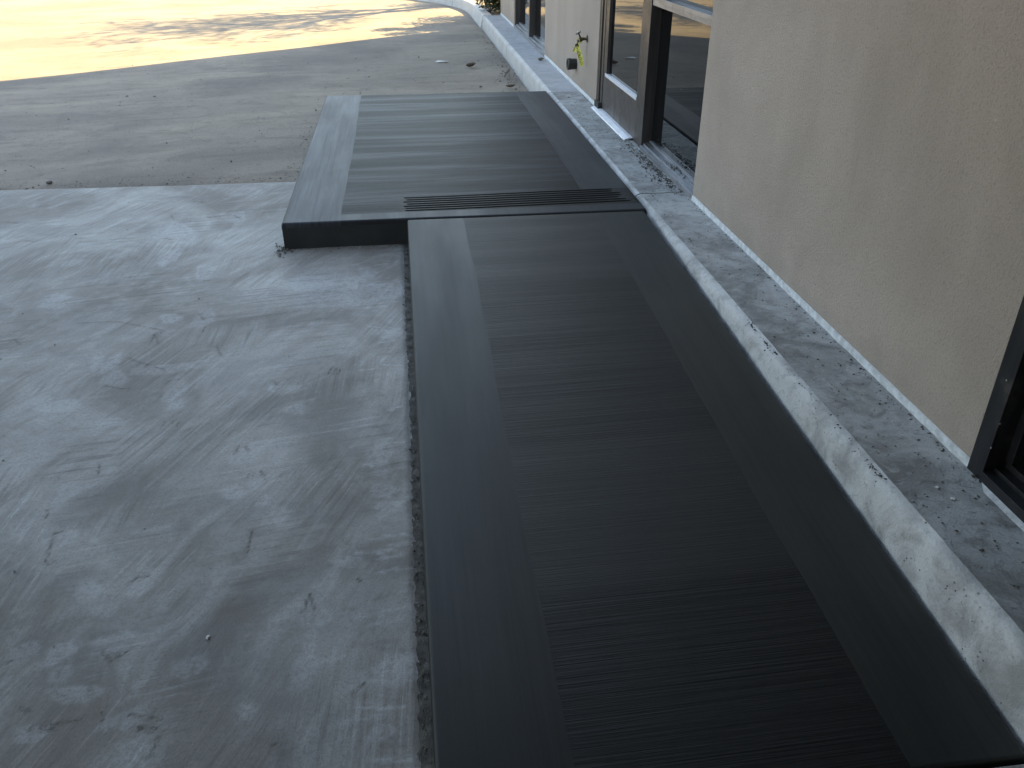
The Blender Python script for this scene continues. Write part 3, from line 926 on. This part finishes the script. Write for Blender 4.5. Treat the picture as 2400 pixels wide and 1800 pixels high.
part('pane', (GX_, GX_ + .008, 4.545, 5.705, 1.11, 2.30), 'glass', ent, 0)
# the door leaf: one frame mesh with its own pieces
door = empty('door', (0, 0, 0), bld)
door.location = Vector((WX, 6.4, .15)) - wloc(bld)
D0 = F0 + .005
part('stile', (D0, D0 + .045, 5.800, 5.925, .158, 2.27), 'bronze', door)
part('stile', (D0, D0 + .045, 6.880, 6.990, .432, 2.27), 'bronze', door)
part('top_rail', (D0, D0 + .045, 5.925, 6.880, 2.17, 2.27), 'bronze', door)
part('kick_panel', (D0 + .002, D0 + .044, 5.928, 6.990, .158, .430), 'kick', door)
part('glazing_bar', (D0 - .004, D0 + .022, 5.930, 6.915, .431, .456), 'white', door)  # glass stop, its sky reflection painted on as white
part('pane', (D0 + .022, D0 + .030, 5.92, 6.885, .45, 2.18), 'glass', door, 0)
part('pull_handle', (D0 - .05, D0 - .025, 5.85, 5.875, 1.15, 1.45), 'bronze', door, .006)
part('pivot_cover', (WX - .022, D0 + .02, 6.985, 7.135, .148, .212), 'black', door, .003)
th = MB()
n = 60
prof_t = [(WX - .052, .1475), (WX - .046, .156), (WX - .012, .166), (D0 + .03, .166)]
V, F = [], []
for j in range(n + 1):
    y = 5.965 + (7.12 - 5.965) * j / n
    rag = .010 * max(0, mnoise.noise(Vector((y * 26, 3, 0)))) * (1.6 if y < 6.25 else .25)
    for i, (x, z) in enumerate(prof_t):
        V.append((x + (rag if i < 2 else 0), y, z - (rag * .2 if i == 1 else 0)))
for j in range(n):
    for i in range(3):
        q = j * 4 + i
        F.append((q, q + 4, q + 5, q + 1))
F.append((0, 1, 2, 3))
mesh('threshold', V, F, M['white'], door)

# --- far window
win = empty('window', (0, 0, 0), bld)
win.location = Vector((WX, 11.3, .145)) - wloc(bld)
part('jamb', (F0, GX_ + .04, 12.585, 12.648, .147, 2.35), 'bronze', win)
part('mullion', (F0, GX_ + .04, 11.190, 11.252, .20, 2.35), 'bronze', win)
part('jamb', (F0 + .02, GX_ + .04, 9.932, 9.952, .147, 2.35), 'bronze', win)
part('head', (F0 + .004, GX_ + .04, 9.952, 12.585, 2.29, 2.35), 'bronze', win)
sl = MB()
sl.box(WX - .012, GX_ + .012, 9.935, 12.645, .147, .185)
sl.box(WX + .018, GX_ + .012, 9.937, 12.643, .185, .202)
sl.box(GX_ - .02, GX_ + .010, 9.939, 12.641, .202, .222)
sl.build('sill', M['alum'], win, .002)
part('pane', (GX_, GX_ + .008, 11.25, 12.59, .218, 2.30), 'glass', win, 0)
part('pane', (GX_, GX_ + .008, 9.945, 11.19, .218, 2.30), 'glass', win, 0)

# --- near storefront window at the right edge of the view
win2 = empty('storefront_window', (0, 0, 0), bld)
win2.location = Vector((WX, .3, .145)) - wloc(bld)
part('jamb', (F0 - .012, GX_ + .05, 1.795, 1.860, .147, 2.35), 'black', win2)
part('glazing_stop', (F0 + .045, GX_ + .05, 1.765, 1.794, .215, 2.30), 'black', win2)
part('jamb', (F0, GX_ + .05, -1.298, -1.24, .147, 2.35), 'black', win2)
part('head', (F0 + .004, GX_ + .05, -1.24, 1.794, 2.29, 2.35), 'black', win2)
sl = MB()
sl.box(WX - .012, GX_ + .012, -1.238, 1.792, .147, .182)
sl.box(WX + .022, GX_ + .012, -1.236, 1.790, .182, .196)
sl.box(GX_ - .026, GX_ + .010, -1.234, 1.788, .196, .216)
sl.build('sill', M['black'], win2, .002)
mesh('caulk_line', [(WX - .030, -1.2, .1475), (WX - .030, 1.74, .1475), (WX - .013, 1.78, .154), (WX - .013, -1.2, .154)], [(0, 3, 2, 1)], M['strip'], win2)
part('pane', (GX_, GX_ + .008, -1.24, 1.767, .212, 2.30), 'glass', win2, 0)

# --- pipe stub
py, pz, pr = 8.07, .352, .050
pp = empty('pipe_stub', (0, 0, 0), bld)
pp.location = Vector((WX, py, pz)) - wloc(bld)
V, F = lathe_vf([(-.01, pr * .93), (.012, pr * .95), (.050, pr * .97), (.053, pr * 1.03), (.084, pr * 1.04), (.086, pr * .98), (.084, pr * .86), (.012, pr * .84)], (WX, py, pz), (-1, 0, 0), 28)
mesh('pipe_body', V, F, M['pipe'], pp, True)
V, F = lathe_vf([(.083, pr * 1.045), (.0868, pr * 1.03), (.0872, pr * .93), (.084, pr * .88)], (WX, py, pz), (-1, 0, 0), 28)
mesh('pipe_rim', V, F, M['pipe_rim'], pp, True)
V, F = lathe_vf([(.010, pr * .86), (.011, .0005)], (WX, py, pz), (-1, 0, 0), 28)
mesh('pipe_plug', V, F, M['pipe'], pp)

# --- hose tap
ty, tz = 7.62, .625
tap = empty('hose_tap', (0, 0, 0), bld)
tap.location = Vector((WX, ty, tz)) - wloc(bld)
V, F = lathe_vf([(0, .030), (.006, .030), (.008, .026), (.009, .012)], (WX, ty, tz), (-1, 0, 0), 18)
mesh('flange', V, F, M['brass'], tap, True)
mb = MB()
mb.add(*tube_vf([(WX - .004, ty, tz), (WX - .035, ty, tz), (WX - .062, ty, tz - .004), (WX - .082, ty, tz - .018), (WX - .090, ty, tz - .045)], [.012, .013, .016, .014, .013], 10))
mb.add(*tube_vf([(WX - .090, ty, tz - .045), (WX - .092, ty, tz - .058)], .017, 12))
mb.build('spout', M['brass'], tap, 0, True)
mb = MB()
mb.add(*tube_vf([(WX - .058, ty, tz), (WX - .072, ty, tz + .030), (WX - .080, ty, tz + .046)], [.010, .007, .006], 8))
mb.build('valve_stem', M['brass'], tap, 0, True)
V, F = [], []
for k in range(24):
    t0 = 2 * PI * k / 24
    rr = .024 + .003 * math.cos(5 * t0)
    c = Vector((WX - .082, ty, tz + .050))
    u, w = Vector((0, 1, 0)), Vector((.85, 0, .5)).normalized()
    q = c + u * rr * math.cos(t0) + w * rr * math.sin(t0)
    nrm = u.cross(w)
    V += [q + nrm * .004, q - nrm * .004]
F = [(2 * k, 2 * ((k + 1) % 24), 2 * ((k + 1) % 24) + 1, 2 * k + 1) for k in range(24)]
F += [tuple(2 * k for k in range(24)), tuple(2 * k + 1 for k in reversed(range(24)))]
mesh('handle', V, F, M['brass'], tap)
V, F = lathe_vf([(0, .007), (.004, .007), (.006, .004), (.0065, .0005)], (WX - .085, ty, tz + .054), (-.5, 0, .85), 10)
mesh('handle_screw', V, F, M['chrome'], tap, True)

# --- caution tape tied to the tap: knot, loop and a hanging tail with print
tape = empty('barrier_tape', (WX - .085, ty, tz - .02))
tag(tape, 'yellow printed plastic tape knotted on the wall tap and hanging down', 'tape')
def ribbon(pts, widths, wdirs, name, parent, n=36):
    V, F = [], []
    P = [Vector(p) for p in pts]
    def ev(t):
        s = t * (len(P) - 1)
        i = min(int(s), len(P) - 2)
        f = s - i
        f = f * f * (3 - 2 * f) * .5 + f * .5
        return P[i].lerp(P[i + 1], f), widths[i] * (1 - f) + widths[i + 1] * f, Vector(wdirs[i]).lerp(Vector(wdirs[i + 1]), f).normalized()
    for j in range(n + 1):
        p, w, d = ev(j / n)
        t = (ev(min(1, j / n + .02))[0] - ev(max(0, j / n - .02))[0]).normalized()
        nr = d.cross(t).normalized()
        for i in range(7):
            u = (i / 6 - .5)
            V.append(p + d * w * u + nr * (.006 * math.cos(u * 5.5 + j * .05) + .002 * math.sin(j * .9 + i)))
    for j in range(n):
        for i in range(6):
            q = j * 7 + i
            F.append((q, q + 1, q + 8, q + 7))
    o = mesh(name, V, F, M['tape'], parent, True)
    return o, ev
bxx = WX - .092
ribbon([(bxx + .010, ty + .004, tz - .035), (bxx - .012, ty + .006, tz - .070), (bxx - .020, ty + .010, tz - .092), (bxx + .006, ty - .004, tz - .098), (bxx + .012, ty - .012, tz - .050)], [.016, .030, .036, .032, .018], [(.9, -.3, .5), (.9, -.3, .6), (.8, -.3, .7), (.9, -.2, .5), (.9, -.3, .2)], 'tape_loop', tape)
tail, ev = ribbon([(bxx + .006, ty - .004, tz - .030), (bxx + .014, ty - .014, tz - .085), (bxx + .026, ty - .022, tz - .130), (bxx + .042, ty - .030, tz - .180), (bxx + .048, ty - .034, tz - .218)], [.016, .034, .040, .042, .034], [(.95, -.3, .15), (.95, -.28, .22), (.95, -.25, .28), (.93, -.25, .32), (.93, -.25, .36)], 'tape_tail', tape)
cv = bpy.data.curves.new('print_curve', 'FONT')
cv.body = 'CAUTION'
cv.size = 1
to = bpy.data.objects.new('print_curve', cv)
C.objects.link(to)
bpy.context.view_layer.update()
tm = to.to_mesh()
tv = np.array([v.co[:] for v in tm.vertices])
tf = [tuple(p.vertices) for p in tm.polygons]
to.to_mesh_clear()
bpy.data.objects.remove(to)
x0_, x1_ = tv[:, 0].min(), tv[:, 0].max()
V = []
for v in tv:
    t = .34 + .58 * (v[0] - x0_) / (x1_ - x0_)
    p, w, d = ev(t)
    tt = (ev(min(1, t + .02))[0] - ev(max(0, t - .02))[0]).normalized()
    nr = d.cross(tt).normalized()
    u = .40 - v[1] * .85
    q = p + d * w * u * -1 + nr * (.006 * math.cos(u * 5.5))
    V.append(q)
nrm_c = (Vector((0, 0, 1.6)) - Vector(V[0])).normalized()
V = [q + nrm_c * .009 for q in V]
mesh('tape_print', V, tf, M['ink'], tail)
ribbon([(bxx + .012, ty - .016, tz + .010), (bxx + .026, ty - .004, tz - .022), (bxx + .04, ty + .008, tz - .028), (bxx + .05, ty + .012, tz + .006)], [.02, .03, .03, .02], [(0, .5, 1), (.2, .9, .5), (.3, .6, .8), (0, .6, 1)], 'tape_wrap', tape, 16)

# ------------------------------------------------------------------ plants
def leaves_vf(mb, centre, rad, n, size, hollow=.45, squash=(1, 1, 1)):
    c = Vector(centre)
    for k in range(n):
        d = Vector((random.gauss(0, 1), random.gauss(0, 1), random.gauss(0, 1))).normalized()
        r = rad * (hollow + (1 - hollow) * random.random() ** .6)
        p = c + Vector((d.x * r * squash[0], d.y * r * squash[1], d.z * r * squash[2]))
        a = Vector((random.gauss(0, 1), random.gauss(0, 1), random.gauss(0, .7))).normalized()
        b = a.cross(Vector((random.gauss(0, 1), random.gauss(0, 1), random.gauss(0, 1)))).normalized()
        s = size * random.uniform(.6, 1.3)
        mb.add([p - a * s, p + b * s * .42, p + a * s, p - b * s * .42], [(0, 1, 2, 3)])

def shrub(loc, rad, h, nleaf, label, lsz=.035, group='shrubs at the end of the building'):
    t = empty('shrub', loc)
    tag(t, label, 'shrub', group)
    st, fo = MB(), MB()
    b = Vector(loc)
    for k in range(16):
        a = 2 * PI * k / 16 + random.uniform(-.3, .3)
        rr = rad * random.uniform(.25, .8)
        top = b + Vector((rr * math.cos(a), rr * math.sin(a), h * random.uniform(.30, .92)))
        midp = b.lerp(top, .5) + Vector((random.uniform(-.06, .06), random.uniform(-.06, .06), 0))
        st.add(*tube_vf([b + Vector((.03 * math.cos(a), .03 * math.sin(a), -.05)), midp, top], [.012, .008, .003], 5))
        leaves_vf(fo, top, rad * .42, nleaf // 22, lsz, .1, (1, 1, .9))
        leaves_vf(fo, b + (midp - b) * 1.25 + Vector((0, 0, -.12 * h)), rad * .45, nleaf // 34, lsz, .1)
    st.build('stem', M['bark'], t)
    fo.build('foliage', M['shrub'], t)
    return t
shrub((1.80, 14.98, .105), .55, 1.55, 11000, 'dark green shrub tucked behind the far corner of the wall')
shrub((2.45, 16.3, .105), .75, 1.5, 5200, 'rounded shrub behind the curving kerb, second from the wall corner', .04)
shrub((2.3, 18.9, .105), .8, 1.5, 4600, 'outermost of the row of shrubs behind the curving kerb', .045)

def tree(loc, h0, h1, rad, nleaf, label, seed):
    random.seed(seed)
    t = empty('tree', loc)
    tag(t, label, 'tree', 'trees beyond the end of the building')
    tr, fo = MB(), MB()
    b = Vector(loc)
    def branch(p, d, L, r, lev):
        pts, q, dd = [p], p.copy(), d.copy()
        for i in range(3):
            dd = (dd + Vector((random.gauss(0, .14), random.gauss(0, .14), random.gauss(.04, .1)))).normalized()
            q = q + dd * L / 3
            pts.append(q.copy())
        tr.add(*tube_vf(pts, [r, r * .82, r * .66, r * .5], 6 if lev < 2 else 4, False))
        if lev >= 3:
            leaves_vf(fo, pts[-1], .26, nleaf, .06, .1)
            return
        for k in range(4 if lev else 5):
            s = pts[random.choice((1, 2, 3, 3))]
            a = random.uniform(0, 2 * PI)
            side = Vector((math.cos(a), math.sin(a), random.uniform(-.15, .55)))
            branch(s, (dd * .55 + side * .8).normalized(), L * random.uniform(.55, .72), r * .5, lev + 1)
    top = b + Vector((.1, .05, h0))
    tr.add(*tube_vf([b + Vector((0, 0, -.2)), b + Vector((.03, 0, h0 * .5)), top], [.15, .12, .10], 10))
    for k in range(5):
        a = 2 * PI * k / 5 + random.uniform(-.3, .3)
        branch(top, Vector((math.cos(a) * .7, math.sin(a) * .7, .75)).normalized(), rad * .95, .05, 1)
    branch(top, Vector((0, 0, 1)), (h1 - h0) * .55, .07, 1)
    tr.build('trunk', M['bark'], t, 0, True)
    fo.build('crown', M['leaf'], t)
tree((4.2, 20.3, .1), 3.5, 6.8, 1.8, 15, 'small open-crowned tree that throws the lacy shadow on the sunlit lot', 3)
tree((3.4, 19.3, .1), 3.6, 6.6, 1.5, 13, 'second smaller tree of the pair beyond the end of the building', 8)
random.seed(11)

# ------------------------------------------------------------------ debris
tag(mesh('paper_scrap', [(.40, 10.69, .004), (.44, 10.66, .006), (.53, 10.665, .012), (.56, 10.69, .008), (.53, 10.72, .006), (.43, 10.725, .012)], [(0, 1, 2, 3, 4, 5)], M['paper'], None), 'small flat white scrap lying on the asphalt beyond the landing', 'scrap')
def leaf(name, loc, L, rz, label, mat='dryleaf', curl=.35):
    V, F = [], []
    n = 8
    for j in range(n + 1):
        t = j / n
        w = L * .34 * math.sin(PI * min(1, t * 1.02)) ** .7 + .001
        x = (t - .5) * L
        z = curl * L * (t - .4) ** 2
        for u in (-1, -.5, 0, .5, 1):
            yv = u * w
            V.append((x * math.cos(rz) - yv * math.sin(rz) + loc[0], x * math.sin(rz) + yv * math.cos(rz) + loc[1], loc[2] + z + curl * abs(u) ** 1.5 * w + .002 * math.sin(j * 2 + u)))
    for j in range(n):
        for i in range(4):
            q = j * 5 + i
            F.append((q, q + 1, q + 6, q + 5))
    return tag(mesh(name, V, F, M[mat], None, True), label, 'leaf')
leaf('dry_leaf', (.80, 10.27, .003), .13, .3, 'curled brown dry leaf on the asphalt near the kerb', curl=.8)
leaf('dry_leaf', (1.10, 8.93, .003), .11, -.4, 'small grey-brown leaf lying just behind the landing', 'twig', .7)
leaf('dry_leaf', (1.53, 9.66, .150), .10, .9, 'pale dry leaf caught on the walkway under the window sill corner', 'twig', .6)
tw = MB()
tw.add(*tube_vf([(1.10, 9.50, .01), (1.13, 9.60, .03), (1.17, 9.68, .05), (1.18, 9.76, .045)], [.006, .011, .014, .008], 6))
tw.add(*tube_vf([(1.13, 9.60, .03), (1.10, 9.66, .045), (1.09, 9.70, .04)], [.005, .004, .002], 5))
tag(tw.build('twig', M['twig']), 'short broken grey twig lying against the foot of the kerb', 'twig')
rocks = [
    ((-.585, 1.625, zap(1.625) + .003), .0055, 'whitestone', 'tiny bright white pebble alone on the apron'),
    ((.80, 9.05, -.004), .014, 'stone', 'dark stone on the asphalt just beyond the landing'),
    ((-2.42, 5.93, -.008), .016, 'stone', 'dark lump lying on the asphalt at the far left joint'),
    ((1.475, 1.722, .148), .006, 'whitestone', 'nearer of two pale pebbles on the walkway by the storefront window'),
    ((1.462, 1.778, .148), .0055, 'whitestone', 'farther of two pale pebbles on the walkway by the storefront window'),
]
for k, (l, s, m, lab) in enumerate(rocks):
    tag(rock('pebble', l, s, M[m], None, .6, k + 1), lab, 'pebble', 'loose pebbles')

def scatter(name, n, fun, mat, label, seed):
    random.seed(seed)
    mb = crumbs_vf([fun() for _ in range(n)])
    o = mb.build(name, M[mat])
    tag(o, label, kind='stuff')
def f_sill():
    y = random.triangular(4.62, 6.25, 4.9)
    return (WX - .012 - abs(random.gauss(0, .05)), y, T + .002, abs(random.gauss(.0022, .0026)) + .0012)
scatter('dirt_crumbs', 700, f_sill, 'crumb', 'dark dirt crumbs gathered on the walkway below the sidelight sill', 1)
def f_ledge():
    y = random.choice((random.gauss(5.64, .05), random.gauss(5.05, .16)))
    return (WX + random.uniform(.024, .058), min(5.69, max(4.6, y)), .189, abs(random.gauss(.0035, .003)) + .0015)
scatter('dirt_crumbs', 110, f_ledge, 'crumb', 'dirt crumbs lying on the metal ledge of the sidelight', 2)
def f_gut():
    y = random.uniform(1.0, 4.38)
    return (random.gauss(-.040, .008), y, zap(y) - .006, abs(random.gauss(.0018, .0018)) + .001)
scatter('dirt_crumbs', 340, f_gut, 'crumb', 'grit and crumbs in the narrow gap along the left side of the ramp', 3)
def f_walk():
    y = 1.3 + 6.4 * random.random() ** 1.3
    return (random.choice((random.uniform(1.37, 1.6), WX - .012 - abs(random.gauss(0, .01)))), y, T + .0015, abs(random.gauss(.0016, .0018)) + .001)
scatter('dirt_crumbs', 800, f_walk, 'crumb', 'scattered specks of dirt on the old walkway beside the ramp', 4)
def f_kerb():
    y = random.triangular(8.0, 14, 9)
    return (1.27 - abs(random.gauss(0, .14)), y, -.006, abs(random.gauss(.003, .004)) + .0015)
scatter('gravel', 300, f_kerb, 'stone', 'dark loose gravel along the foot of the far kerb', 5)
def f_lot():
    return (random.uniform(-3.6, 1.1), 5.9 + 5.5 * random.random() ** 1.4, -.006, abs(random.gauss(.001, .0038)) + .001)
scatter('gravel', 600, f_lot, 'stone', 'small stones strewn over the asphalt behind the apron', 6)
def f_landl():
    y = random.uniform(5.6, 7.4)
    return (-.72 - abs(random.gauss(0, .12)), y, -.005, abs(random.gauss(.002, .003)) + .0015)
scatter('gravel', 110, f_landl, 'stone', 'crumbs of concrete and grit along the left side of the landing', 7)
def f_edge():
    return (random.uniform(-3.6, -.72), 5.76 + .02 * random.random() + abs(random.gauss(0, .06)), -.008, abs(random.gauss(.002, .003)) + .0015)
scatter('gravel', 150, f_edge, 'crumb', 'dark grit packed along the far edge of the concrete apron', 8)
def f_foot():
    q = random.random()
    if q < .5:
        return (-.70 + random.gauss(0, .02), 4.40 + random.gauss(0, .05), .001, abs(random.gauss(.003, .003)) + .001)
    x = random.uniform(-.69, -.05)
    return (x, 4.40 - abs(random.gauss(0, .012)), .001, abs(random.gauss(.002, .0015)) + .001)
scatter('dirt_crumbs', 160, f_foot, 'crumb', 'fine grit along the foot of the landing front', 9)
def f_apron():
    y = random.uniform(1.1, 5.6)
    return (random.uniform(-3.0, -.12), y, float(zap(y)) + .001, abs(random.gauss(.0012, .0014)) + .0008)
scatter('grit', 160, f_apron, 'stone', 'stray specks of grit on the concrete apron', 10)

def f_tar():
    q = random.random()
    y = random.choice((random.uniform(2.55, 2.95), random.uniform(1.95, 2.60), random.gauss(1.90, .03), random.gauss(2.90, .02)))
    return (1.338 + random.gauss(0, .008) + .006 * math.sin(y * 9), y, .1395, abs(random.gauss(.0016, .0022)) + .001)
scatter('tar_crumbs', 170, f_tar, 'pipe', 'black tar-like crumbs stuck along the worn edge of the kerb beside the ramp', 12)
